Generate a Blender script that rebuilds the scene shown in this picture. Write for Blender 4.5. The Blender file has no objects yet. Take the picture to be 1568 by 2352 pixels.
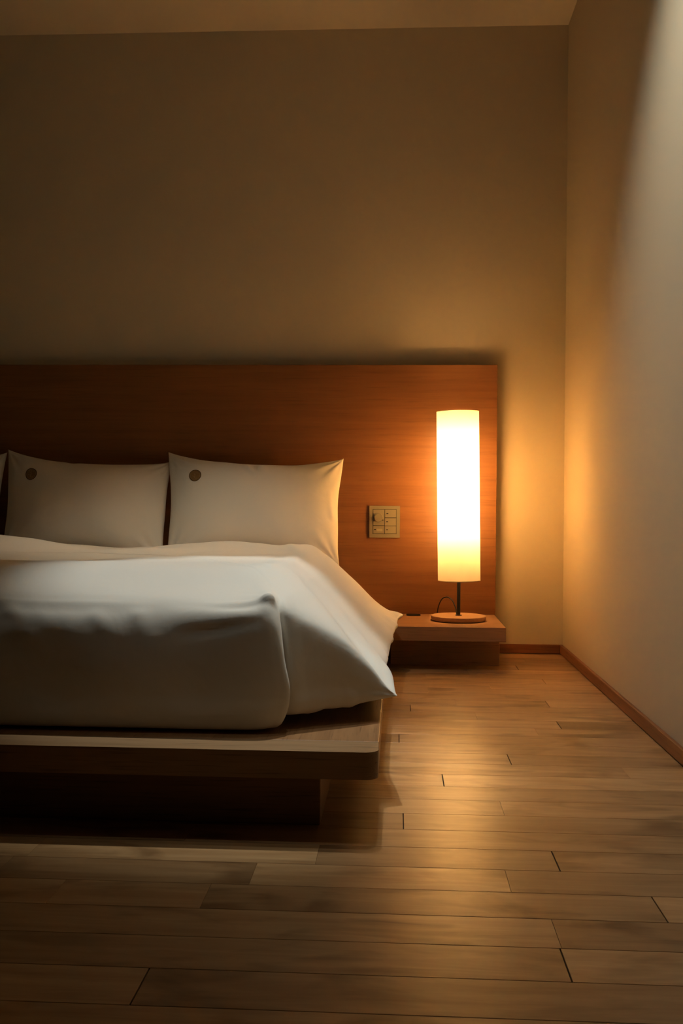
import bpy, bmesh, math, random
import numpy as np
from mathutils import Vector, Matrix, noise

C = bpy.context.scene.collection
SC = bpy.context.scene

# ------------------------------------------------------------------ camera
YAW, PITCH, ROLL, CAM_H = 0.05605, -0.00785, 0.00793, 0.5787
cam = bpy.data.cameras.new('camera')
cam.sensor_fit = 'VERTICAL'; cam.sensor_height = 36.0; cam.sensor_width = 24.0
cam.lens = 2287.0 / 2352.0 * 36.0
cam.clip_start = 0.02
cam_o = bpy.data.objects.new('camera', cam); C.objects.link(cam_o)
fw = Vector((-math.sin(YAW) * math.cos(PITCH), math.cos(YAW) * math.cos(PITCH), math.sin(PITCH)))
rt = Vector((math.cos(YAW), math.sin(YAW), 0)); up = rt.cross(fw)
cr, sr = math.cos(ROLL), math.sin(ROLL)
r2, u2 = rt * cr + up * sr, up * cr - rt * sr
cam_o.matrix_world = Matrix(((r2.x, u2.x, -fw.x, 0), (r2.y, u2.y, -fw.y, 0), (r2.z, u2.z, -fw.z, CAM_H), (0, 0, 0, 1)))
SC.camera = cam_o

# ------------------------------------------------------------------ world, exposure, lights
w = bpy.data.worlds.new('World'); SC.world = w; w.use_nodes = True
w.node_tree.nodes['Background'].inputs[0].default_value = (0, 0, 0, 1)
w.node_tree.nodes['Background'].inputs[1].default_value = 0.0
vs = SC.view_settings
SC.display_settings.display_device = 'sRGB'
vs.view_transform = 'Standard'; vs.look = 'None'; vs.exposure = 0.0; vs.gamma = 1.0; vs.use_curve_mapping = False
SC.cycles.use_guiding = False
SC.cycles.sample_clamp_indirect = 40.0
SC.cycles.diffuse_bounces = 6
SC.cycles.caustics_reflective = False

def spot(name, loc, aim, power, angle, blend, col, radius=0.03):
    l = bpy.data.lights.new(name, 'SPOT'); l.energy = power; l.spot_size = math.radians(angle); l.spot_blend = blend
    l.color = col; l.shadow_soft_size = radius
    o = bpy.data.objects.new(name, l); C.objects.link(o); o.location = loc
    o.rotation_euler = (Vector(aim) - Vector(loc)).to_track_quat('-Z', 'Y').to_euler()
    return o
COOL = (1.0, 1.0, 0.90)
SOFT = (1.0, 0.82, 0.58)
# recessed ceiling spots above the foot of the bed and along the right wall (all above the frame), plus an added pillow fill
spot('ceiling_spot_bed', (-0.14, 2.34, 2.42), (-0.30, 2.17, 0.4), 92, 31, 0.6, COOL, 0.03)
spot('ceiling_spot_wall', (0.00, 2.10, 2.42), (0.648, 2.16, 1.05), 54, 80, 1.0, COOL, 0.03)
spot('fill_spot_pillows', (-0.30, 2.40, 2.42), (-0.60, 3.05, 0.5), 70, 44, 1.0, SOFT, 0.03)  # added fill, not a known lamp: brightens the pillows and rear duvet
spot('ceiling_spot_foot', (-0.06, 1.66, 2.42), (0.02, 1.72, 0.1), 10, 40, 1.0, COOL, 0.02)

BULB_STRENGTH = 150.0
BULB_COL = (1.0, 0.545, 0.195)

# ------------------------------------------------------------------ material helpers
def new_mat(name):
    m = bpy.data.materials.new(name); m.use_nodes = True
    nt = m.node_tree; b = nt.nodes['Principled BSDF']
    return m, nt, b
def N(nt, t, **kw):
    n = nt.nodes.new(t)
    for k, v in kw.items(): setattr(n, k, v)
    return n
def plain(name, col, rough=0.6, spec=0.5, metal=0.0):
    m, nt, b = new_mat(name)
    b.inputs['Base Color'].default_value = (*col, 1); b.inputs['Roughness'].default_value = rough
    b.inputs['Specular IOR Level'].default_value = spec; b.inputs['Metallic'].default_value = metal
    return m
def fine_bump(nt, b, scale, strength, dist=0.001, detail=3, coord='Object'):
    tc = N(nt, 'ShaderNodeTexCoord'); no = N(nt, 'ShaderNodeTexNoise')
    no.inputs['Scale'].default_value = scale; no.inputs['Detail'].default_value = detail
    bp = N(nt, 'ShaderNodeBump'); bp.inputs['Strength'].default_value = strength; bp.inputs['Distance'].default_value = dist
    nt.links.new(tc.outputs[coord], no.inputs['Vector']); nt.links.new(no.outputs['Fac'], bp.inputs['Height'])
    nt.links.new(bp.outputs[0], b.inputs['Normal'])
def plaster(name, col):
    m, nt, b = new_mat(name)
    b.inputs['Base Color'].default_value = (*col, 1); b.inputs['Roughness'].default_value = 0.85
    b.inputs['Specular IOR Level'].default_value = 0.2
    fine_bump(nt, b, 260, 0.35, 0.0006, 4)
    return m
def fabric(name, col, weave=900, strength=0.25):
    m, nt, b = new_mat(name)
    b.inputs['Base Color'].default_value = (*col, 1); b.inputs['Roughness'].default_value = 0.9
    b.inputs['Specular IOR Level'].default_value = 0.15
    b.inputs['Sheen Weight'].default_value = 0.15
    fine_bump(nt, b, weave, strength, 0.0004, 2)
    # soft creases of laundered cotton under the weave
    tc = N(nt, 'ShaderNodeTexCoord'); no = N(nt, 'ShaderNodeTexNoise')
    no.inputs['Scale'].default_value = 14; no.inputs['Detail'].default_value = 4; no.inputs['Distortion'].default_value = 0.6
    bp = N(nt, 'ShaderNodeBump'); bp.inputs['Strength'].default_value = 0.22; bp.inputs['Distance'].default_value = 0.006
    nt.links.new(tc.outputs['Object'], no.inputs['Vector']); nt.links.new(no.outputs['Fac'], bp.inputs['Height'])
    top = b.inputs['Normal'].links[0].from_node; nt.links.new(bp.outputs[0], top.inputs['Normal'])
    return m
def wood(name, dark, light, axis='x', rough=0.42, grain=55.0, spec=0.4, lines=0.35):
    """veneer with long grain along the given axis"""
    m, nt, b = new_mat(name)
    tc = N(nt, 'ShaderNodeTexCoord'); mp = N(nt, 'ShaderNodeMapping')
    s = {'x': (0.035, 1, 1), 'y': (1, 0.035, 1), 'z': (1, 1, 0.035)}[axis]
    mp.inputs['Scale'].default_value = s
    n1 = N(nt, 'ShaderNodeTexNoise'); n1.inputs['Scale'].default_value = grain; n1.inputs['Detail'].default_value = 6
    n1.inputs['Roughness'].default_value = 0.65; n1.inputs['Distortion'].default_value = 0.3
    n2 = N(nt, 'ShaderNodeTexNoise'); n2.inputs['Scale'].default_value = grain * 4.5; n2.inputs['Detail'].default_value = 3
    r1 = N(nt, 'ShaderNodeValToRGB')
    r1.color_ramp.elements[0].position = 0.3; r1.color_ramp.elements[1].position = 0.72
    r1.color_ramp.elements[0].color = (*dark, 1); r1.color_ramp.elements[1].color = (*light, 1)
    r2 = N(nt, 'ShaderNodeValToRGB')
    r2.color_ramp.elements[0].position = 0.30; r2.color_ramp.elements[0].color = (1 - lines, 1 - lines, 1 - lines, 1)
    r2.color_ramp.elements[1].position = 0.44; r2.color_ramp.elements[1].color = (1, 1, 1, 1)
    mx = N(nt, 'ShaderNodeMix', data_type='RGBA', blend_type='MULTIPLY'); mx.inputs[0].default_value = 1.0
    L = nt.links.new
    L(tc.outputs['Object'], mp.inputs['Vector']); L(mp.outputs[0], n1.inputs['Vector']); L(mp.outputs[0], n2.inputs['Vector'])
    L(n1.outputs['Fac'], r1.inputs[0]); L(n2.outputs['Fac'], r2.inputs[0])
    L(r1.outputs[0], mx.inputs[6]); L(r2.outputs[0], mx.inputs[7]); L(mx.outputs[2], b.inputs['Base Color'])
    b.inputs['Roughness'].default_value = rough; b.inputs['Specular IOR Level'].default_value = spec
    bp = N(nt, 'ShaderNodeBump'); bp.inputs['Strength'].default_value = 0.15; bp.inputs['Distance'].default_value = 0.0006
    L(n2.outputs['Fac'], bp.inputs['Height']); L(bp.outputs[0], b.inputs['Normal'])
    return m

def floor_wood():
    m, nt, b = new_mat('maple floor planks')
    L = nt.links.new
    tc = N(nt, 'ShaderNodeTexCoord'); geo = N(nt, 'ShaderNodeNewGeometry')
    rnd = geo.outputs['Random Per Island']
    mul = N(nt, 'ShaderNodeMath', operation='MULTIPLY'); mul.inputs[1].default_value = 37.0; L(rnd, mul.inputs[0])
    cmb = N(nt, 'ShaderNodeCombineXYZ'); L(mul.outputs[0], cmb.inputs[2]); L(mul.outputs[0], cmb.inputs[0])
    add = N(nt, 'ShaderNodeVectorMath', operation='ADD'); L(tc.outputs['Object'], add.inputs[0]); L(cmb.outputs[0], add.inputs[1])
    mp = N(nt, 'ShaderNodeMapping'); mp.inputs['Scale'].default_value = (0.09, 1, 1); L(add.outputs[0], mp.inputs['Vector'])
    n1 = N(nt, 'ShaderNodeTexNoise'); n1.inputs['Scale'].default_value = 42; n1.inputs['Detail'].default_value = 6; n1.inputs['Roughness'].default_value = 0.62
    n1.inputs['Distortion'].default_value = 0.5
    L(mp.outputs[0], n1.inputs['Vector'])
    mp2 = N(nt, 'ShaderNodeMapping'); mp2.inputs['Scale'].default_value = (0.38, 1, 1); L(add.outputs[0], mp2.inputs['Vector'])
    n2 = N(nt, 'ShaderNodeTexNoise'); n2.inputs['Scale'].default_value = 13; n2.inputs['Detail'].default_value = 3; n2.inputs['Distortion'].default_value = 0.8
    L(mp2.outputs[0], n2.inputs['Vector'])
    r1 = N(nt, 'ShaderNodeValToRGB')
    r1.color_ramp.elements[0].position = 0.28; r1.color_ramp.elements[0].color = (0.33, 0.185, 0.080, 1)
    r1.color_ramp.elements[1].position = 0.72; r1.color_ramp.elements[1].color = (0.50, 0.315, 0.155, 1)
    L(n1.outputs['Fac'], r1.inputs[0])
    # cloudy darker figure
    r2 = N(nt, 'ShaderNodeValToRGB')
    r2.color_ramp.elements[0].position = 0.28; r2.color_ramp.elements[0].color = (0.42, 0.37, 0.32, 1)
    r2.color_ramp.elements[1].position = 0.50; r2.color_ramp.elements[1].color = (1, 1, 1, 1)
    L(n2.outputs['Fac'], r2.inputs[0])
    mx = N(nt, 'ShaderNodeMix', data_type='RGBA', blend_type='MULTIPLY'); mx.inputs[0].default_value = 0.85
    L(r1.outputs[0], mx.inputs[6]); L(r2.outputs[0], mx.inputs[7])
    # tone of each plank
    r3 = N(nt, 'ShaderNodeValToRGB')
    r3.color_ramp.elements[0].position = 0.0; r3.color_ramp.elements[0].color = (0.66, 0.62, 0.58, 1)
    r3.color_ramp.elements[1].position = 1.0; r3.color_ramp.elements[1].color = (1.16, 1.16, 1.14, 1)
    e = r3.color_ramp.elements.new(0.35); e.color = (0.95, 0.93, 0.90, 1)
    L(rnd, r3.inputs[0])
    mx2 = N(nt, 'ShaderNodeMix', data_type='RGBA', blend_type='MULTIPLY'); mx2.inputs[0].default_value = 1.0
    L(mx.outputs[2], mx2.inputs[6]); L(r3.outputs[0], mx2.inputs[7]); L(mx2.outputs[2], b.inputs['Base Color'])
    rr = N(nt, 'ShaderNodeMapRange'); rr.inputs['To Min'].default_value = 0.30; rr.inputs['To Max'].default_value = 0.42
    L(n2.outputs['Fac'], rr.inputs[0]); L(rr.outputs[0], b.inputs['Roughness'])
    b.inputs['Specular IOR Level'].default_value = 0.38
    bp = N(nt, 'ShaderNodeBump'); bp.inputs['Strength'].default_value = 0.10; bp.inputs['Distance'].default_value = 0.0008
    L(n1.outputs['Fac'], bp.inputs['Height']); L(bp.outputs[0], b.inputs['Normal'])
    return m

M_WALL = plaster('cream wall plaster', (0.60, 0.515, 0.37))
M_CEIL = plaster('ceiling plaster', (0.70, 0.61, 0.46))
M_DARK = plaster('dark bounce absorbing wall', (0.05, 0.04, 0.035))  # unseen left and front walls, made dark to keep bounce light out of shadows
M_FLOOR = floor_wood()
M_GAP = plain('floor joint shadow gap', (0.035, 0.02, 0.010), 0.9, 0.1)
M_BASE = wood('reddish brown baseboard', (0.20, 0.075, 0.028), (0.30, 0.125, 0.050), 'x', 0.5)
M_BASE_Y = wood('reddish brown baseboard side', (0.20, 0.075, 0.028), (0.30, 0.125, 0.050), 'y', 0.5)
M_HEAD = wood('headboard veneer', (0.205, 0.083, 0.027), (0.265, 0.114, 0.039), 'x', 0.37, 42, 0.5, 0.16)
M_BED = wood('bed platform wood', (0.24, 0.120, 0.050), (0.34, 0.180, 0.078), 'y', 0.42, 60, 0.35)
M_BAND = wood('bed platform front board', (0.29, 0.175, 0.088), (0.38, 0.235, 0.122), 'x', 0.45, 60, 0.35)
M_BEDBASE = wood('bed plinth wood', (0.20, 0.10, 0.042), (0.28, 0.14, 0.06), 'x', 0.5)
M_NIGHT = wood('nightstand wood', (0.35, 0.195, 0.098), (0.47, 0.27, 0.140), 'x', 0.42, 60, 0.35)
M_LAMPBASE = wood('lamp base wood', (0.34, 0.185, 0.090), (0.44, 0.255, 0.130), 'x', 0.45, 90, 0.35)
M_BLACK = plain('matte black metal', (0.012, 0.011, 0.010), 0.45, 0.4)
M_CORD = plain('black cord rubber', (0.010, 0.009, 0.008), 0.6, 0.3)
M_SHEET = fabric('white duvet cotton', (0.80, 0.78, 0.73), 1100, 0.2)
M_PILLOW = fabric('white pillowcase cotton', (0.78, 0.74, 0.67), 1100, 0.25)
M_MATT = fabric('mattress ticking', (0.72, 0.69, 0.63))
M_EMB = fabric('ochre embroidery', (0.235, 0.135, 0.045), 1500, 0.9)
M_EMB_D = fabric('dark ochre embroidery', (0.10, 0.052, 0.017), 1500, 0.9)
M_EMB_L = fabric('light ochre embroidery', (0.33, 0.215, 0.095), 1500, 0.9)
M_PLATE = plain('champagne switch plastic', (0.215, 0.190, 0.132), 0.45, 0.4)
M_PLATE2 = plain('champagne switch key plastic', (0.235, 0.208, 0.145), 0.42, 0.4)
M_LABEL = plain('pale label window', (0.34, 0.30, 0.21), 0.4, 0.4)
M_SEAM = plain('dark switch backing', (0.05, 0.04, 0.028), 0.7, 0.2)
M_MARK = plain('black mark', (0.015, 0.012, 0.010), 0.5, 0.3)

def shade_mat():
    m = bpy.data.materials.new('translucent lamp paper'); m.use_nodes = True
    nt = m.node_tree; nt.nodes.clear(); L = nt.links.new
    out = N(nt, 'ShaderNodeOutputMaterial')
    d = N(nt, 'ShaderNodeBsdfDiffuse'); d.inputs[0].default_value = (0.80, 0.76, 0.66, 1)
    t = N(nt, 'ShaderNodeBsdfTranslucent'); t.inputs[0].default_value = (0.62, 0.555, 0.43, 1)
    mx = N(nt, 'ShaderNodeMixShader'); mx.inputs[0].default_value = 0.48
    tc = N(nt, 'ShaderNodeTexCoord'); no = N(nt, 'ShaderNodeTexNoise'); no.inputs['Scale'].default_value = 350
    bp = N(nt, 'ShaderNodeBump'); bp.inputs['Strength'].default_value = 0.15; bp.inputs['Distance'].default_value = 0.0004
    L(tc.outputs['Object'], no.inputs['Vector']); L(no.outputs['Fac'], bp.inputs['Height'])
    L(bp.outputs[0], d.inputs['Normal'])
    L(d.outputs[0], mx.inputs[1]); L(t.outputs[0], mx.inputs[2]); L(mx.outputs[0], out.inputs['Surface'])
    return m
M_SHADE = shade_mat()
def bulb_mat():
    m, nt, b = new_mat('lit bulb')
    b.inputs['Base Color'].default_value = (0.9, 0.85, 0.75, 1)
    b.inputs['Emission Color'].default_value = (*BULB_COL, 1); b.inputs['Emission Strength'].default_value = BULB_STRENGTH
    return m
M_BULB = bulb_mat()

# ------------------------------------------------------------------ object helpers
def link(name, me, mat, parent=None, smooth=False):
    o = bpy.data.objects.new(name, me); C.objects.link(o)
    for m in (mat if isinstance(mat, (list, tuple)) else [mat]): me.materials.append(m)
    if parent is not None: o.parent = parent
    if smooth:
        for p in me.polygons: p.use_smooth = True
    return o
def obj(name, bm, mat, parent=None, smooth=False, angle=None):
    bmesh.ops.recalc_face_normals(bm, faces=bm.faces[:])
    me = bpy.data.meshes.new(name); bm.to_mesh(me); bm.free()
    o = link(name, me, mat, parent, smooth or angle is not None)
    if angle is not None: me.set_sharp_from_angle(angle=math.radians(angle))
    return o
def box(bm, x0, x1, y0, y1, z0, z1, bev=0.0, seg=2):
    g = bmesh.ops.create_cube(bm, size=1.0)
    vs_ = g['verts']
    for v in vs_:
        v.co = Vector(((x0 + x1) / 2 + v.co.x * (x1 - x0), (y0 + y1) / 2 + v.co.y * (y1 - y0), (z0 + z1) / 2 + v.co.z * (z1 - z0)))
    if bev > 0:
        es = list({e for v in vs_ for e in v.link_edges})
        bmesh.ops.bevel(bm, geom=es, offset=bev, segments=seg, affect='EDGES', profile=0.5)
def slab(bm, pts, z0, z1, bev=0.0, seg=2):
    """extruded plan outline (counter-clockwise points), edges softened"""
    vb = [bm.verts.new((x, y, z0)) for x, y in pts]; vt = [bm.verts.new((x, y, z1)) for x, y in pts]
    n = len(pts)
    bm.faces.new(vb[::-1]); top = bm.faces.new(vt)
    for i in range(n): bm.faces.new((vb[i], vb[(i + 1) % n], vt[(i + 1) % n], vt[i]))
    if bev > 0:
        es = [e for e in bm.edges if all(v in vt for v in e.verts) or all(v in vb for v in e.verts)]
        bmesh.ops.bevel(bm, geom=es, offset=bev, segments=seg, affect='EDGES', profile=0.5)
def round_rect(x0, x1, y0, y1, r, n=8, corners=(1, 1, 1, 1)):
    pts = []
    for k, (cx, cy, a0) in enumerate(((x1 - r, y0 + r, -90), (x1 - r, y1 - r, 0), (x0 + r, y1 - r, 90), (x0 + r, y0 + r, 180))):
        if corners[k] and r > 0:
            for i in range(n + 1):
                a = math.radians(a0 + 90 * i / n); pts.append((cx + r * math.cos(a), cy + r * math.sin(a)))
        else:
            pts.append(((x1, y0), (x1, y1), (x0, y1), (x0, y0))[k])
    return pts
def lathe(bm, prof, n=64, cap=True, c=(0, 0)):
    rings = []
    for r, z in prof:
        if r < 1e-6: rings.append([bm.verts.new((c[0], c[1], z))])
        else: rings.append([bm.verts.new((c[0] + r * math.cos(2 * math.pi * i / n), c[1] + r * math.sin(2 * math.pi * i / n), z)) for i in range(n)])
    for a, b in zip(rings, rings[1:]):
        for i in range(n):
            j = (i + 1) % n
            if len(a) == 1 and len(b) > 1: bm.faces.new((a[0], b[i], b[j]))
            elif len(b) == 1 and len(a) > 1: bm.faces.new((a[i], b[0], a[j]))
            elif len(a) > 1: bm.faces.new((a[i], b[i], b[j], a[j]))
def tube(bm, pts, r, n=10):
    pts = [Vector(p) for p in pts]; rings = []
    ref = Vector((0.3, 0.7, 0.2)).normalized()
    for i, p in enumerate(pts):
        t = (pts[min(i + 1, len(pts) - 1)] - pts[max(i - 1, 0)]).normalized()
        s = t.cross(ref).normalized(); q = t.cross(s)
        rings.append([bm.verts.new(p + r * (math.cos(2 * math.pi * k / n) * s + math.sin(2 * math.pi * k / n) * q)) for k in range(n)])
    for a, b in zip(rings, rings[1:]):
        for k in range(n): bm.faces.new((a[k], a[(k + 1) % n], b[(k + 1) % n], b[k]))
    bm.faces.new(rings[0][::-1]); bm.faces.new(rings[-1])
def catmull(pts, per):
    """Catmull-Rom through rows of an array; pts (K, ...) -> (per*(K-1)+1, ...)"""
    P = np.asarray(pts, float); K = len(P)
    E = np.concatenate([[2 * P[0] - P[1]], P, [2 * P[-1] - P[-2]]])
    out = []
    for i in range(K - 1):
        p0, p1, p2, p3 = E[i:i + 4]
        n = per[i] if isinstance(per, (list, tuple)) else per
        for k in range(n):
            t = k / n
            out.append(0.5 * ((2 * p1) + (-p0 + p2) * t + (2 * p0 - 5 * p1 + 4 * p2 - p3) * t * t + (-p0 + 3 * p1 - 3 * p2 + p3) * t ** 3))
    out.append(P[-1]); return np.array(out)
def chord_spline(P, per):
    """cubic Hermite through rows of P (K, M, 3), parametrised by the mean chord length so uneven spacing does not ripple"""
    P = np.asarray(P, float); K = len(P)
    h = np.maximum(np.linalg.norm(np.diff(P, axis=0), axis=2).mean(axis=1), 1e-4) ** 0.75
    sl = np.diff(P, axis=0) / h[:, None, None]
    m = np.empty_like(P); m[0] = sl[0]; m[-1] = sl[-1]
    for i in range(1, K - 1): m[i] = (sl[i - 1] * h[i] + sl[i] * h[i - 1]) / (h[i - 1] + h[i])
    out = []
    for i in range(K - 1):
        n = per[i] if isinstance(per, (list, tuple)) else per
        for k in range(n):
            t = k / n
            out.append((2 * t ** 3 - 3 * t * t + 1) * P[i] + (t ** 3 - 2 * t * t + t) * h[i] * m[i] + (3 * t * t - 2 * t ** 3) * P[i + 1] + (t ** 3 - t * t) * h[i] * m[i + 1])
    out.append(P[-1]); return np.array(out)
def thing(name, label, cat, loc=(0, 0, 0), group=None):
    o = bpy.data.objects.new(name, None); C.objects.link(o); o.location = loc
    o.empty_display_size = 0.1
    o['label'] = label; o['category'] = cat
    if group: o['group'] = group
    return o
def tag(o, label, cat, group=None):
    o['label'] = label; o['category'] = cat
    if group: o['group'] = group
    return o
def structure(o): o['kind'] = 'structure'; return o

# ------------------------------------------------------------------ room shell
XR, YB, HC = 0.6484, 3.9304, 2.45          # right wall, back wall, ceiling height
XL, YF = -3.05, -2.2
T = 0.12
def wall(name, *a, mat=M_WALL):
    bm = bmesh.new(); box(bm, *a); return structure(obj(name, bm, mat))
wall('wall_back', XL - T, XR + T, YB, YB + T, -0.1, HC + T)
wall('wall_right', XR, XR + T, YF - T, YB, -0.1, HC + T)
wall('wall_left', XL - T, XL, YF - T, YB, -0.1, HC + T, mat=M_DARK)
wall('wall_front', XL, XR, YF - T, YF, -0.1, HC + T, mat=M_DARK)
wall('ceiling', XL, XR, YF, YB, HC, HC + T, mat=M_CEIL)

# plank floor: rows run along x, joints where the photograph shows them
random.seed(11)
ROW0, ROWW = 1.127, 0.0925
seen = {0: [-0.303, 0.56], 1: [0.217], 2: [0.2195, -0.62], 3: [-0.2775, 0.381, -0.5015], 4: [-0.2206, 0.175, -0.62], 5: [-0.127, 0.2623, -0.60], 6: [-0.36],
        7: [0.0156], 8: [0.2044, -0.45], 9: [-0.3], 10: [0.1005], 11: [-0.2, 0.5], 12: [0.2592], 13: [-0.1], 14: [0.0087],
        15: [0.36], 16: [0.4302], 17: [0.22], 18: [0.0416], 19: [0.4419, 0.175], 20: [-0.1], 21: [0.1], 22: [0.30], 23: [0.4866], 24: [0.1],
        25: [0.25], 26: [0.4312]}
bm = bmesh.new()
OPEN = {(0, -0.303), (1, 0.217), (3, 0.381), (5, 0.2623), (7, 0.0156), (10, 0.1005), (12, 0.2592), (14, 0.0087), (16, 0.4302), (18, 0.0416), (19, 0.4419), (23, 0.4866), (26, 0.4312)}
def plank(x0, x1, y0, y1, e0, e1):
    g, h = 0.00065, 0.0004
    a = [(x0 + e0, y0 + g), (x1 - e1, y0 + g), (x1 - e1, y1 - g), (x0 + e0, y1 - g)]
    i_ = 0.0004
    b = [(x0 + e0 + i_, y0 + g + i_), (x1 - e1 - i_, y0 + g + i_), (x1 - e1 - i_, y1 - g - i_), (x0 + e0 + i_, y1 - g - i_)]
    lo = [bm.verts.new((*p, -0.006)) for p in a]; mid = [bm.verts.new((*p, -h)) for p in a]; top = [bm.verts.new((*p, 0.0)) for p in b]
    bm.faces.new(top)
    for i in range(4):
        j = (i + 1) % 4
        bm.faces.new((mid[i], mid[j], top[j], top[i])); bm.faces.new((lo[i], lo[j], mid[j], mid[i]))
k0 = int(math.floor((YF - ROW0) / ROWW))
k = k0
while ROW0 + k * ROWW < YB:
    y0, y1 = max(YF, ROW0 + k * ROWW), min(YB, ROW0 + (k + 1) * ROWW)
    js = sorted(seen.get(k, [random.uniform(-0.5, 0.5)]))
    x = js[0]
    while x > XL + 0.5:
        x -= random.uniform(0.62, 1.15)
        if x > XL + 0.25: js.insert(0, x)
    x = js[-1]
    while x < XR - 0.7:
        x += random.uniform(0.62, 1.1)
        if x < XR - 0.15: js.append(x)
    xs = [XL] + js + [XR]
    gap = lambda v: 0.0010 if (k, v) in OPEN else 0.00012
    for a, b in zip(xs, xs[1:]): plank(a, b, y0, y1, gap(a), gap(b))
    k += 1
bmesh.ops.recalc_face_normals(bm, faces=bm.faces[:])
vs0 = [bm.verts.new(p) for p in ((XL, YF, -0.004), (XR, YF, -0.004), (XR, YB, -0.004), (XL, YB, -0.004))]
f = bm.faces.new(vs0); f.material_index = 1
me = bpy.data.meshes.new('floor'); bm.to_mesh(me); bm.free()
structure(link('floor', me, [M_FLOOR, M_GAP]))

def baseboard(name, x0, x1, y0, y1, mat):
    bm = bmesh.new(); box(bm, x0, x1, y0, y1, 0.0015, 0.037, 0.0025, 2); return structure(obj(name, bm, mat))
baseboard('baseboard_back', 0.384, XR - 0.011, YB - 0.011, YB, M_BASE)
baseboard('baseboard_right', XR - 0.011, XR, YF, YB, M_BASE_Y)
baseboard('baseboard_left', XL, XL + 0.011, YF, YB, M_BASE_Y)

# ------------------------------------------------------------------ headboard
HB_Y = 3.872
bm = bmesh.new(); box(bm, -2.75, 0.3815, HB_Y, YB - 0.001, 0.0, 1.1215, 0.002, 2)
tag(obj('headboard', bm, M_HEAD), 'wide reddish brown wooden headboard panel fixed to the back wall', 'headboard')

# ------------------------------------------------------------------ bed platform
PX1, PY0, PZ = -0.029, 1.692, 0.156
bed = thing('bed_platform', 'low dark wooden platform bed base with overhanging rounded top, on the plank floor', 'bed', (-1.1, 2.8, 0))
def to_bed(o, parent): o.parent = parent; o.matrix_parent_inverse = Matrix.Translation(-parent.location); return o
bm = bmesh.new()
slab(bm, [(PX1, 1.772), (PX1, HB_Y - 0.003), (-2.20, HB_Y - 0.003), (-2.20, 1.772)], 0.109, PZ, 0.0015, 2)
to_bed(obj('platform_top', bm, M_BED), bed)
bm = bmesh.new()
slab(bm, round_rect(-2.20, PX1, PY0, 1.7715, 0.024, 10, (1, 0, 0, 1)), 0.109, PZ, 0.0015, 2)
o = to_bed(obj('front_board', bm, M_BAND, angle=40), bed); o['label'] = 'paler board along the foot end'
bm = bmesh.new(); box(bm, -2.09, -0.134, 1.785, 3.86, 0.0, 0.1085, 0.002)
to_bed(obj('plinth', bm, M_BEDBASE), bed)

# mattress under the duvet
bm = bmesh.new()
slab(bm, round_rect(-2.06, -0.235, 1.93, 3.84, 0.05, 8), PZ + 0.0005, 0.334, 0.02, 4)
tag(obj('mattress', bm, M_MATT, angle=50), 'white mattress lying on the bed platform beneath the duvet', 'mattress')

# ------------------------------------------------------------------ nightstand
ns = thing('nightstand', 'low wooden nightstand box beside the bed, under the glowing lamp', 'nightstand', (0.18, 3.67, 0))
bm = bmesh.new(); box(bm, -0.0275, 0.3775, 3.460, HB_Y - 0.001, 0.1065, 0.156, 0.0012, 2)
to_bed(obj('tabletop', bm, M_NIGHT), ns)
bm = bmesh.new(); box(bm, -0.0200, 0.3715, 3.612, HB_Y - 0.001, 0.0, 0.1063, 0.0012, 2)
to_bed(obj('plinth', bm, M_NIGHT), ns)
bm = bmesh.new(); slab(bm, round_rect(0.0375, 0.0915, 3.795, 3.848, 0.009, 6), 0.1562, 0.1585, 0.0006, 2)
o = to_bed(obj('outlet_cover', bm, M_BLACK, angle=40), ns); o['label'] = 'flat black outlet cover'

# ------------------------------------------------------------------ table lamp
LX, LY, LZ = 0.2265, 3.662, 0.1563
lamp = thing('table_lamp', 'tall lit lamp with white cylinder shade and round wooden base on the nightstand', 'lamp', (LX, LY, LZ))
bm = bmesh.new()
lathe(bm, [(0, 0.0), (0.090, 0.0), (0.0950, 0.0015), (0.0950, 0.004), (0.0990, 0.0055), (0.1003, 0.0075), (0.1003, 0.0170), (0.0990, 0.0185), (0, 0.0185)], 96)
obj('lamp_base', bm, M_LAMPBASE, lamp, angle=35)
bm = bmesh.new(); lathe(bm, [(0, 0.0185), (0.0115, 0.0185), (0.0120, 0.0188), (0.0115, 0.0212), (0.0066, 0.0216), (0, 0.0216)], 40)
obj('collar', bm, M_BLACK, lamp, angle=35)
bm = bmesh.new(); lathe(bm, [(0, 0.0216), (0.0064, 0.0216), (0.0064, 0.185), (0, 0.185)], 32)
obj('stem', bm, M_BLACK, lamp, angle=35)
SH0, SH1, SR = 0.146, 0.765, 0.0772
tilt = math.radians(-1.0)
shade_root = Matrix.Translation((0.0012, 0, SH0)) @ Matrix.Rotation(tilt, 4, 'Y')
bm = bmesh.new(); n = 96
H = SH1 - SH0
rings = [(SR, 0.0), (SR, H * 0.25), (SR, H * 0.5), (SR, H * 0.75), (SR, H)]
lathe(bm, rings, n)
sh = obj('lamp_shade', bm, M_SHADE, lamp, smooth=True); sh.matrix_local = shade_root
for z in (0.0005, H - 0.0025):
    bm = bmesh.new()
    lathe(bm, [(SR - 0.0008, z), (SR + 0.0005, z), (SR + 0.0005, z + 0.002), (SR - 0.0008, z + 0.002), (SR - 0.0008, z)], n)
    obj('shade_rim', bm, M_SHADE, sh, angle=40)
bm = bmesh.new()
lathe(bm, [(0, 0.150), (0.011, 0.150), (0.011, 0.165), (0.018, 0.180), (0.019, 0.20), (0.019, 0.525), (0.015, 0.542), (0, 0.548)], 32)
obj('bulb', bm, M_BULB, sh, smooth=True)
bm = bmesh.new()
lathe(bm, [(0, 0.030), (0.0064, 0.030), (0.0064, 0.112), (0.013, 0.115), (0.013, 0.149), (0, 0.149)], 24)
obj('bulb_holder', bm, M_BLACK, sh, angle=40)
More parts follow.
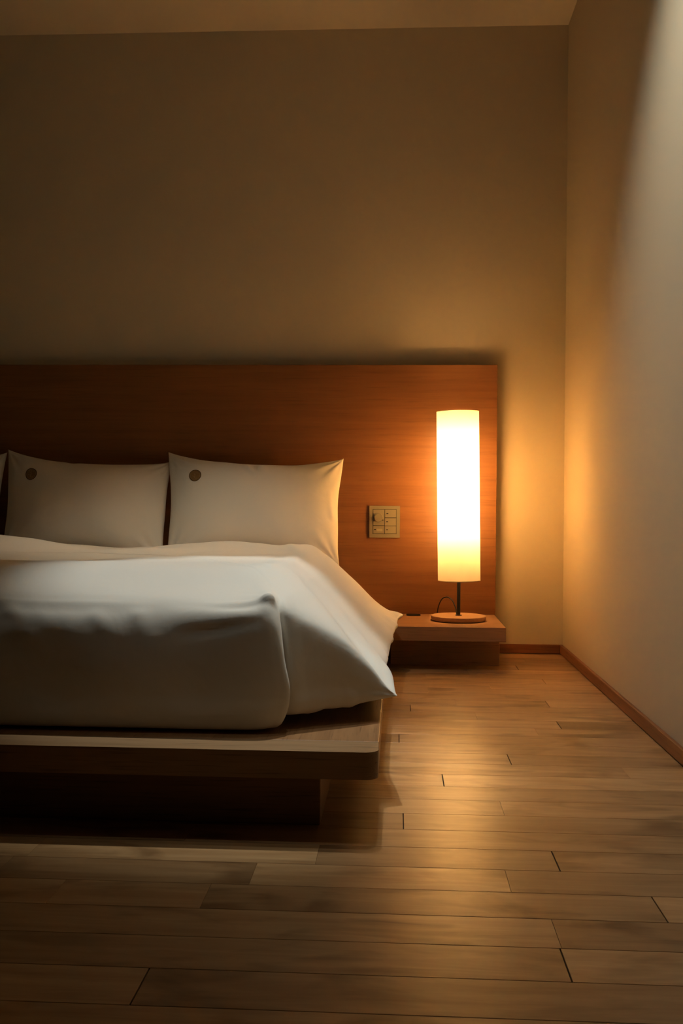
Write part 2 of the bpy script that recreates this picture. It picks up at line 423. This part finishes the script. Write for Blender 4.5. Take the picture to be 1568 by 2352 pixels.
# cord: loops up behind the base and down to the nightstand
pts = catmull([(0.2215, LY + 0.016, 0.1755), (0.2170, LY + 0.034, 0.200), (0.2050, LY + 0.052, 0.226), (0.1870, LY + 0.066, 0.2355), (0.1690, LY + 0.078, 0.226),
               (0.1575, LY + 0.088, 0.200), (0.1530, LY + 0.097, 0.175), (0.1500, LY + 0.108, 0.1600), (0.1460, LY + 0.135, 0.1586), (0.1440, LY + 0.190, 0.1586)], 8)
bm = bmesh.new(); tube(bm, [Vector(p) - Vector((LX, LY, LZ)) for p in pts], 0.0020, 10)
obj('power_cord', bm, M_CORD, lamp, smooth=True)

# ------------------------------------------------------------------ switch panel on the headboard
sw = thing('switch_panel', 'square beige light switch panel with round dimmer dial on the headboard', 'light switch', (-0.0493, HB_Y, 0.5117))
S = 0.0001405; CX0, CZ0 = 767.5, 710
def key(name, x0, x1, y0, y1, d0, d1, mat, parent, bev=0.0006):
    bm = bmesh.new()
    box(bm, (x0 - CX0) * S, (x1 - CX0) * S, -d1, -d0, (CZ0 - y1) * S, (CZ0 - y0) * S, bev, 2)
    return obj(name, bm, mat, parent)
# back plate, the cover frame around the key field, then the keys with open seams between them
bm = bmesh.new(); box(bm, -418 * S, 418 * S, -0.0060, -0.0002, -436 * S, 436 * S, 0.0004, 1)
obj('back_plate', bm, M_SEAM, sw)
bm = bmesh.new()
oc = [(-422.5, -440), (422.5, -440), (422.5, 440), (-422.5, 440)]; ic = [(440 - CX0, CZ0 - 1046), (1097 - CX0, CZ0 - 1046), (1097 - CX0, CZ0 - 364), (440 - CX0, CZ0 - 364)]
R_ = [[bm.verts.new((p[0] * S * f_, y_, p[1] * S * f_)) for p in pts_] for pts_, y_, f_ in ((oc, -0.0004, 1), (oc, -0.0085, 1), (oc, -0.0095, 0.992), (ic, -0.0095, 1), (ic, -0.0058, 1))]
for ra, rb in zip(R_, R_[1:]):
    for q in range(4): bm.faces.new((ra[q], ra[(q + 1) % 4], rb[(q + 1) % 4], rb[q]))
obj('cover_frame', bm, M_PLATE, sw)
dm = key('dimmer_plate', 452, 762, 376, 808, 0.006, 0.0098, M_PLATE2, sw)
bm = bmesh.new(); rot = Matrix.Rotation(math.radians(90), 4, 'X')
lathe(bm, [(0, 0.0100), (0.0190, 0.0100), (0.0186, 0.0125), (0.0168, 0.0127), (0.0163, 0.0215), (0.0152, 0.0228), (0, 0.0230)], 48)
for v in bm.verts: v.co = rot @ v.co
for v in bm.verts: v.co += Vector(((603 - CX0) * S, 0, (CZ0 - 598) * S))
di = obj('dial', bm, M_PLATE2, dm, angle=35)
mk = key('dial_mark', 706, 736, 648, 676, 0.0126, 0.0232, M_MARK, di, 0.0003)
for (x0, x1, y0, y1, mx_, my_) in ((778, 1086, 376, 590, 843, 483), (778, 1086, 604, 816, 838, 707), (778, 1086, 830, 1034, 838, 930), (452, 762, 822, 1034, 505, 922)):
    kk = key('switch_key', x0, x1, y0, y1, 0.006, 0.0102, M_PLATE2, sw)
    key('indicator_mark', mx_ - 26, mx_ + 26, my_ - 12, my_ + 12, 0.0101, 0.0106, M_MARK, kk, 0.0)
    if x0 == 452: key('label_window', 552, 712, 903, 972, 0.0101, 0.0108, M_LABEL, kk, 0.0002)

# ------------------------------------------------------------------ pillows
def make_pillow(name, label, tl, tr, br, bl, thick, seed, emblem=None, group='white pillows along the headboard', folds=()):
    """cushion whose seam passes the four corners (top-left, top-right, bottom-right, bottom-left as seen from the foot of the bed)"""
    tl, tr, br, bl = (Vector(p) for p in (tl, tr, br, bl))
    nrm = ((tr - tl).cross(bl - tl)).normalized()
    if nrm.y > 0: nrm = -nrm                                   # front side looks towards the camera
    cen = (tl + tr + br + bl) / 4
    n = 72
    def base(u, v):                                            # u, v in 0..1, v up
        p = bl * (1 - u) * (1 - v) + br * u * (1 - v) + tr * u * v + tl * (1 - u) * v
        U, V = 2 * u - 1, 2 * v - 1
        w_ = (tr - tl).length; h_ = (tl - bl).length
        ex = (tr - tl).normalized(); ey = (tl - bl).normalized()
        wob = noise.noise(Vector((u * 3.1 + seed * 7.3, v * 3.1, seed))) * 0.006
        p = p - ex * U * (0.020 * w_ * (1 - V * V) ) * abs(U) ** 2 - ey * V * (0.105 * h_ * (1 - U * U) ** 0.9) * abs(V) ** 2
        p = p + ey * wob * abs(V) ** 3 + ex * wob * 0.7 * abs(U) ** 3
        return p
    def height(u, v, side):
        U, V = 2 * u - 1, 2 * v - 1
        a = max(0.0, (1 - abs(U) ** 2.6)) ** 0.62 * max(0.0, (1 - abs(V) ** 2.4)) ** 0.62
        h = thick * a
        env = min(1.0, 4.0 * a)
        h += env * 0.007 * noise.noise(Vector((u * 4.2 + seed * 3.7, v * 3.1, 5.1 * side + seed)))
        # puckers running in from the corners
        for (cu, cv) in ((0, 0), (1, 0), (0, 1), (1, 1)):
            du, dv = (u - cu) * 1.55, v - cv
            rr = math.hypot(du, dv); an = math.atan2(dv, du)
            h += 0.0045 * math.sin(an * 13 + seed * 2.1 + cu) * math.exp(-(rr / 0.24) ** 2) * min(1, rr / 0.07) * env
        for (fu0, fv0, fu1, fv1, amp, wd) in folds:
            dx, dy = (fu1 - fu0) * 1.55, fv1 - fv0; L2 = dx * dx + dy * dy
            t = max(0, min(1, (((u - fu0) * 1.55) * dx + (v - fv0) * dy) / L2))
            d = math.hypot((u - fu0) * 1.55 - t * dx, v - fv0 - t * dy)
            h += amp * math.exp(-(d / wd) ** 2) * (1 - t * 0.8) * env
        return max(h, 0.0)
    def surf(u, v, side=1, off=0.0): return base(u, v) + nrm * side * (height(u, v, side) + off)
    bm = bmesh.new()
    def spread(i): return 0.5 - 0.5 * math.cos(math.pi * i / n) if False else i / n
    grid = {}
    for side in (1, -1):
        for i in range(n + 1):
            for j in range(n + 1):
                edge = i in (0, n) or j in (0, n)
                if side == -1 and edge: grid[(side, i, j)] = grid[(1, i, j)]; continue
                u, v = 0.5 - 0.5 * math.cos(math.pi * i / n), 0.5 - 0.5 * math.cos(math.pi * j / n)
                u, v = 0.5 * u + 0.5 * i / n, 0.5 * v + 0.5 * j / n
                grid[(side, i, j)] = bm.verts.new(surf(u, v, side) - cen)
        for i in range(n):
            for j in range(n):
                q = [grid[(side, i, j)], grid[(side, i + 1, j)], grid[(side, i + 1, j + 1)], grid[(side, i, j + 1)]]
                bm.faces.new(q if side == 1 else q[::-1])
    o = obj(name, bm, M_PILLOW, None, smooth=True); o.location = cen
    tag(o, label, 'pillow', group)
    if emblem:
        eu, ev, er = emblem
        w_ = (tr - tl).length; h_ = (tl - bl).length
        def ep(r, a, off): return surf(eu + r * math.cos(a) / w_, ev + 1.22 * r * math.sin(a) / h_, 1, off) - cen
        bm = bmesh.new(); nr, na = 8, 48
        c0 = bm.verts.new(ep(0, 0, 0.0012)); prev = None
        for a_ in range(1, nr + 1):
            ring = [bm.verts.new(ep(er * a_ / nr, 2 * math.pi * q / na, 0.0012 if a_ < nr else 0.0004)) for q in range(na)]
            for q in range(na):
                if prev is None: bm.faces.new((c0, ring[q], ring[(q + 1) % na]))
                else: bm.faces.new((prev[q], ring[q], ring[(q + 1) % na], prev[(q + 1) % na]))
            prev = ring
        e = obj('emblem', bm, M_EMB, o, smooth=True); e['label'] = 'round ochre embroidered emblem'
        bm = bmesh.new()
        tube(bm, [ep(er * 0.97, 2 * math.pi * q / 64, 0.0010) for q in range(65)], 0.0011, 8)
        obj('emblem_border', bm, M_EMB_D, e, smooth=True)
        bm = bmesh.new()
        tube(bm, [ep(er * 0.80, 2 * math.pi * q / 64, 0.0014) for q in range(65)], 0.0006, 6)
        for (a0, a1, rr, ox, oy) in ((20, 250, 0.30, 0.22, 0.20), (200, 420, 0.26, -0.25, 0.05), (100, 330, 0.24, 0.12, -0.35), (-60, 120, 0.22, -0.2, -0.38), (10, 200, 0.2, -0.18, 0.42)):
            seg = []
            for q in range(13):
                a = math.radians(a0 + (a1 - a0) * q / 12)
                px, py = er * (ox + rr * math.cos(a)), er * (oy + rr * math.sin(a))
                seg.append(ep(math.hypot(px, py), math.atan2(py, px), 0.0014))
            tube(bm, seg, 0.0007, 6)
        obj('emblem_motif', bm, M_EMB_L, e, smooth=True)
    return o
make_pillow('pillow', 'white pillow with round emblem nearest the lamp, right end of the row', (-0.884, 3.80, 0.774), (-0.208, 3.80, 0.751), (-0.206, 3.575, 0.352), (-0.838, 3.575, 0.362), 0.080, 1.0,
            (0.168, 0.725, 0.0248), folds=((0.46, 0.87, 0.53, 0.72, 0.014, 0.026), (0.50, 0.90, 0.52, 0.76, -0.012, 0.022), (0.54, 0.89, 0.55, 0.76, 0.010, 0.02), (0.97, 0.42, 0.95, 0.62, 0.006, 0.03)))
make_pillow('pillow', 'white pillow with round emblem in the middle of the row, left of the lamp-side pillow', (-1.514, 3.80, 0.782), (-0.866, 3.81, 0.742), (-0.848, 3.58, 0.352), (-1.455, 3.575, 0.37), 0.080, 2.3,
            (0.176, 0.712, 0.0240), folds=((0.40, 0.96, 0.45, 0.85, -0.006, 0.05), (0.97, 0.10, 0.90, 0.20, -0.008, 0.05)))
make_pillow('pillow', 'white pillow cut off by the left edge of the photo, only its right side showing', (-2.150, 3.79, 0.765), (-1.522, 3.81, 0.770), (-1.470, 3.58, 0.352), (-2.10, 3.575, 0.37), 0.080, 4.1)

# ------------------------------------------------------------------ duvet
cols = []                                                     # each column: spine side first, hem last
def col(*p): cols.append(p)
rs = random.Random(5)
nd = lambda a, s: a * math.sin(s)
for x in (-2.12, -1.80, -1.50, -1.25, -1.05, -0.90, -0.78, -0.66, -0.55, -0.45, -0.37):
    q = 0.006 * math.sin(x * 17.0)
    e = max(0.0, min(1.0, (x + 0.62) / 0.27))               # the edge grows crisper towards the corner
    col((x, 2.07, 0.438 + q * 0.3), (x, 1.95, 0.416), (x, 1.862 - 0.022 * e, 0.391 + 0.003 * e), (x, 1.818 - 0.008 * e, 0.350 + q + 0.018 * e), (x, 1.802 + q * 0.4, 0.292 + 0.008 * e), (x, 1.803 + q * 0.6, 0.230), (x, 1.807, 0.168), (x, 1.860, 0.1645))
col((-0.320, 2.07, 0.439), (-0.285, 1.955, 0.416), (-0.262, 1.838, 0.394), (-0.254, 1.811, 0.368), (-0.246, 1.806, 0.305), (-0.238, 1.808, 0.225), (-0.246, 1.813, 0.168), (-0.270, 1.862, 0.1645))
col((-0.310, 2.075, 0.439), (-0.264, 1.955, 0.417), (-0.241, 1.842, 0.400), (-0.232, 1.816, 0.367), (-0.224, 1.811, 0.302), (-0.214, 1.814, 0.228), (-0.230, 1.820, 0.169), (-0.258, 1.870, 0.165))
col((-0.302, 2.080, 0.439), (-0.253, 1.958, 0.416), (-0.231, 1.855, 0.398), (-0.219, 1.826, 0.358), (-0.209, 1.819, 0.295), (-0.198, 1.823, 0.226), (-0.213, 1.829, 0.170), (-0.252, 1.880, 0.166))
col((-0.298, 2.086, 0.439), (-0.247, 1.964, 0.415), (-0.227, 1.864, 0.392), (-0.217, 1.844, 0.357), (-0.210, 1.840, 0.292), (-0.202, 1.843, 0.226), (-0.210, 1.848, 0.178), (-0.245, 1.905, 0.164))
col((-0.294, 2.092, 0.440), (-0.240, 1.970, 0.414), (-0.222, 1.870, 0.388), (-0.217, 1.855, 0.352), (-0.212, 1.856, 0.288), (-0.206, 1.858, 0.231), (-0.207, 1.862, 0.186), (-0.235, 1.915, 0.172))
col((-0.288, 2.100, 0.440), (-0.230, 1.978, 0.411), (-0.208, 1.866, 0.385), (-0.203, 1.850, 0.352), (-0.197, 1.848, 0.285), (-0.191, 1.854, 0.233), (-0.190, 1.862, 0.187), (-0.215, 1.925, 0.176))
col((-0.281, 2.115, 0.440), (-0.216, 1.992, 0.407), (-0.184, 1.879, 0.372), (-0.176, 1.864, 0.340), (-0.170, 1.866, 0.280), (-0.165, 1.874, 0.231), (-0.161, 1.884, 0.187), (-0.190, 1.942, 0.179))
col((-0.274, 2.140, 0.442), (-0.200, 2.018, 0.400), (-0.146, 1.905, 0.350), (-0.133, 1.890, 0.320), (-0.123, 1.894, 0.270), (-0.115, 1.903, 0.231), (-0.108, 1.914, 0.191), (-0.138, 1.962, 0.185))
col((-0.266, 2.190, 0.441), (-0.188, 2.060, 0.394), (-0.102, 1.931, 0.317), (-0.084, 1.917, 0.290), (-0.071, 1.920, 0.252), (-0.060, 1.928, 0.224), (-0.052, 1.937, 0.198), (-0.080, 1.978, 0.193))
col((-0.262, 2.230, 0.441), (-0.180, 2.095, 0.386), (-0.080, 1.962, 0.288), (-0.047, 1.942, 0.256), (-0.027, 1.943, 0.228), (-0.016, 1.946, 0.212), (-0.010, 1.949, 0.202), (-0.035, 1.980, 0.198))
col((-0.260, 2.260, 0.441), (-0.178, 2.130, 0.380), (-0.075, 2.010, 0.272), (-0.030, 1.970, 0.229), (-0.008, 1.954, 0.213), (0.000, 1.951, 0.207), (0.001, 1.952, 0.203), (-0.022, 1.975, 0.198))
col((-0.258, 2.300, 0.441), (-0.182, 2.180, 0.382), (-0.084, 2.070, 0.290), (-0.034, 2.017, 0.249), (-0.007, 1.994, 0.226), (-0.007, 1.985, 0.207), (-0.006, 1.983, 0.200), (-0.030, 1.990, 0.195))
col((-0.258, 2.360, 0.441), (-0.190, 2.270, 0.388), (-0.106, 2.180, 0.313), (-0.053, 2.132, 0.268), (-0.022, 2.107, 0.237), (-0.021, 2.090, 0.207), (-0.019, 2.085, 0.196), (-0.045, 2.090, 0.190))
col((-0.258, 2.500, 0.442), (-0.194, 2.440, 0.392), (-0.122, 2.390, 0.320), (-0.072, 2.360, 0.266), (-0.036, 2.345, 0.225), (-0.024, 2.340, 0.205), (-0.024, 2.335, 0.192), (-0.050, 2.335, 0.187))
col((-0.258, 2.700, 0.442), (-0.195, 2.680, 0.393), (-0.124, 2.660, 0.322), (-0.070, 2.650, 0.262), (-0.030, 2.640, 0.222), (-0.017, 2.640, 0.202), (-0.019, 2.640, 0.190), (-0.045, 2.640, 0.187))
col((-0.260, 2.920, 0.442), (-0.196, 2.930, 0.392), (-0.122, 2.940, 0.318), (-0.062, 2.940, 0.254), (-0.020, 2.940, 0.217), (-0.006, 2.940, 0.200), (-0.010, 2.940, 0.188), (-0.035, 2.940, 0.186))
col((-0.264, 3.120, 0.441), (-0.198, 3.160, 0.390), (-0.122, 3.190, 0.314), (-0.056, 3.205, 0.246), (-0.012, 3.210, 0.214), (0.003, 3.210, 0.199), (-0.003, 3.212, 0.186), (-0.030, 3.210, 0.184))
col((-0.270, 3.240, 0.438), (-0.204, 3.290, 0.388), (-0.126, 3.325, 0.312), (-0.058, 3.345, 0.242), (-0.010, 3.352, 0.214), (0.010, 3.350, 0.203), (0.004, 3.352, 0.188), (-0.030, 3.350, 0.184))
col((-0.278, 3.275, 0.436), (-0.212, 3.330, 0.388), (-0.130, 3.370, 0.312), (-0.062, 3.392, 0.243), (-0.010, 3.400, 0.213), (0.017, 3.402, 0.207), (0.016, 3.404, 0.200), (-0.030, 3.400, 0.186))
col((-0.292, 3.295, 0.436), (-0.230, 3.355, 0.392), (-0.155, 3.400, 0.330), (-0.090, 3.425, 0.262), (-0.045, 3.435, 0.222), (-0.025, 3.438, 0.205), (-0.030, 3.440, 0.190), (-0.060, 3.420, 0.184))
col((-0.330, 3.315, 0.438), (-0.285, 3.375, 0.408), (-0.240, 3.425, 0.372), (-0.210, 3.452, 0.330), (-0.195, 3.462, 0.290), (-0.190, 3.465, 0.265), (-0.195, 3.466, 0.245), (-0.215, 3.440, 0.235))
for x in (-0.40, -0.50, -0.62, -0.76, -0.90, -1.05, -1.25, -1.50, -1.80, -2.12):
    col((x, 3.33, 0.442), (x, 3.39, 0.432), (x, 3.440, 0.412), (x, 3.470, 0.390), (x, 3.482, 0.378), (x, 3.484, 0.372), (x, 3.480, 0.368), (x, 3.455, 0.366))
cols = np.array(cols)                                         # (K, 8, 3)
cols = chord_spline(cols, 9)                                  # dense along the outline
spine = cols[:, 0, :].copy()
spine[:, 0] = np.clip(spine[:, 0], -2.12, -0.62); spine[:, 1] = 2.70; spine[:, 2] = 0.446
full = np.concatenate([np.stack([spine * (1 - a) + cols[:, 0, :] * a for a in (0.0, 0.3, 0.58, 0.82)], 1), cols], axis=1)   # (NI, 12, 3)
g = np.swapaxes(chord_spline(np.swapaxes(full, 0, 1), [14, 12, 12, 10, 12, 11, 10, 9, 9, 9, 6]), 0, 1)
NI, NJ = g.shape[:2]
# normals of the smooth sheet, then soft folds along them
du = np.gradient(g, axis=0); dv = np.gradient(g, axis=1)
nn = np.cross(du, dv); ln = np.linalg.norm(nn, axis=2, keepdims=True); nn = nn / np.maximum(ln, 1e-9)
mid = nn[NI // 6, 10]
if mid[2] < 0: nn = -nn
kk = np.clip((np.arange(g.shape[1]) - 30) / 14.0, 0, 1)[None, :, None]
nn = nn * kk + np.array([0, 0, 1.0]) * (1 - kk)
X, Y, Z = g[..., 0], g[..., 1], g[..., 2]
disp = np.zeros_like(X)
def bump(cx, cy, sx, sy, a, rot=0.0):
    c, s = math.cos(rot), math.sin(rot)
    ux = (X - cx) * c + (Y - cy) * s; uy = -(X - cx) * s + (Y - cy) * c
    return a * np.exp(-(ux / sx) ** 2 - (uy / sy) ** 2)
topmask = np.clip((Z - 0.40) / 0.03, 0, 1)
disp += topmask * (-0.008 + 0.010 * np.exp(-((Y - 2.18 - 0.05 * np.sin(X * 5)) / 0.13) ** 2)
                   + bump(-1.42, 3.00, 0.38, 0.20, 0.054) + bump(-0.50, 3.12, 0.26, 0.14, 0.024) + bump(-0.93, 3.15, 0.15, 0.30, -0.016, 0.2)
                   + bump(-0.74, 2.80, 0.22, 0.09, 0.012, 0.5) + bump(-0.85, 2.55, 0.35, 0.10, -0.010, 0.3) + bump(-0.40, 2.55, 0.20, 0.16, 0.004))
def fold(p, q, amp, wd, both=True):
    p, q = np.array(p, float), np.array(q, float); d = q - p; L2 = (d * d).sum()
    t = ((g - p) @ d) / L2; tc = np.clip(t, 0, 1)
    dist = np.linalg.norm(g - (p + tc[..., None] * d), axis=2)
    env = np.sin(np.pi * np.clip(t * 0.9 + 0.05, 0, 1)) if both else (1 - tc) ** 1.2
    return amp * np.exp(-(dist / wd) ** 2) * np.clip(env, 0, 1)
F = []
# long ridge along the upper front edge on the left, with short folds dropping from it
F += [((-1.30, 1.880, 0.41), (-0.42, 1.846, 0.382), 0.004, 0.009, True), ((-1.3, 1.855, 0.395), (-0.5, 1.832, 0.370), -0.003, 0.010, True),
      ((-0.745, 1.84, 0.395), (-0.645, 1.804, 0.295), 0.014, 0.017, False), ((-0.685, 1.835, 0.388), (-0.640, 1.810, 0.335), 0.005, 0.013, False),
      ((-0.72, 1.82, 0.365), (-0.665, 1.806, 0.325), -0.006, 0.013, False), ((-0.56, 1.822, 0.372), (-0.52, 1.806, 0.33), 0.004, 0.014, False),
      ((-0.48, 1.822, 0.370), (-0.465, 1.806, 0.33), 0.0045, 0.014, False), ((-0.88, 1.83, 0.385), (-0.77, 1.808, 0.310), 0.008, 0.018, False)]
# folds pulled into the corner
F += [((-0.240, 1.842, 0.396), (-0.42, 1.846, 0.386), 0.006, 0.008, False), ((-0.250, 1.822, 0.372), (-0.37, 1.816, 0.348), 0.007, 0.008, True),
      ((-0.248, 1.815, 0.362), (-0.40, 1.810, 0.335), -0.008, 0.010, True), ((-0.262, 1.830, 0.384), (-0.39, 1.828, 0.368), -0.007, 0.008, True),
      ((-0.240, 1.850, 0.398), (-0.31, 1.90, 0.404), 0.005, 0.010, False), ((-0.240, 1.842, 0.400), (-0.222, 1.842, 0.385), 0.006, 0.010, False)]
# right slope: gentle pleats towards the two tips
F += [((0.0, 3.38, 0.207), (-0.10, 3.22, 0.30), 0.007, 0.016, False), ((0.0, 3.33, 0.205), (-0.06, 3.10, 0.25), -0.008, 0.014, False),
      ((-0.005, 3.12, 0.20), (-0.07, 3.06, 0.265), 0.010, 0.016, False), ((-0.01, 2.95, 0.20), (-0.08, 2.90, 0.27), -0.008, 0.018, False), ((-0.01, 2.80, 0.20), (-0.08, 2.78, 0.27), 0.007, 0.02, False),
      ((-0.03, 2.50, 0.20), (-0.08, 2.48, 0.27), -0.006, 0.02, False)]
# hem of the front flap
F += [((-0.165, 1.90, 0.18), (-0.150, 1.90, 0.235), 0.006, 0.012, False), ((-0.135, 1.91, 0.185), (-0.125, 1.905, 0.23), -0.006, 0.010, False), ((-0.09, 1.93, 0.193), (-0.095, 1.92, 0.24), 0.006, 0.012, False)]
# faint crease lines across the top
F += [((-0.95, 2.42, 0.45), (-0.45, 2.62, 0.45), 0.006, 0.02, True), ((-0.70, 3.25, 0.45), (-0.30, 2.95, 0.45), 0.005, 0.025, True), ((-0.36, 3.25, 0.44), (-0.25, 2.70, 0.44), 0.006, 0.02, True)]
for f_ in F: disp += fold(*f_)
# overall soft unevenness
fl = g.reshape(-1, 3)
nz = np.array([noise.noise(Vector((p[0] * 3.2, p[1] * 3.2, p[2] * 4.0 + 9))) * 0.007 + noise.noise(Vector((p[0] * 9 + 4, p[1] * 9, p[2] * 9))) * 0.0022
               + noise.noise(Vector((p[0] * 24, p[1] * 24 + 3, p[2] * 24))) * 0.0005 for p in fl]).reshape(NI, NJ)
hemfade = np.clip((Z - 0.165) / 0.04, 0.0, 1)
disp = (disp + nz) * hemfade
g2 = g + nn * disp[..., None]
cen = np.array([-1.1, 2.65, 0.16])
vsx = (g2 - cen).reshape(-1, 3)
idx = np.arange(NI * NJ).reshape(NI, NJ)
faces = np.stack([idx[:-1, :-1], idx[1:, :-1], idx[1:, 1:], idx[:-1, 1:]], -1).reshape(-1, 4)
me = bpy.data.meshes.new('duvet'); me.from_pydata(vsx.tolist(), [], faces.tolist()); me.update()
bm = bmesh.new(); bm.from_mesh(me); bmesh.ops.remove_doubles(bm, verts=bm.verts[:], dist=1e-5); bmesh.ops.recalc_face_normals(bm, faces=bm.faces[:]); bm.to_mesh(me); bm.free()
dv_o = link('duvet', me, M_SHEET, None, True); dv_o.location = cen
so = dv_o.modifiers.new('thickness', 'SOLIDIFY'); so.thickness = 0.004; so.offset = -1.0
tag(dv_o, 'thick white duvet spread over the bed, its folded corner hanging past the platform edge', 'duvet')
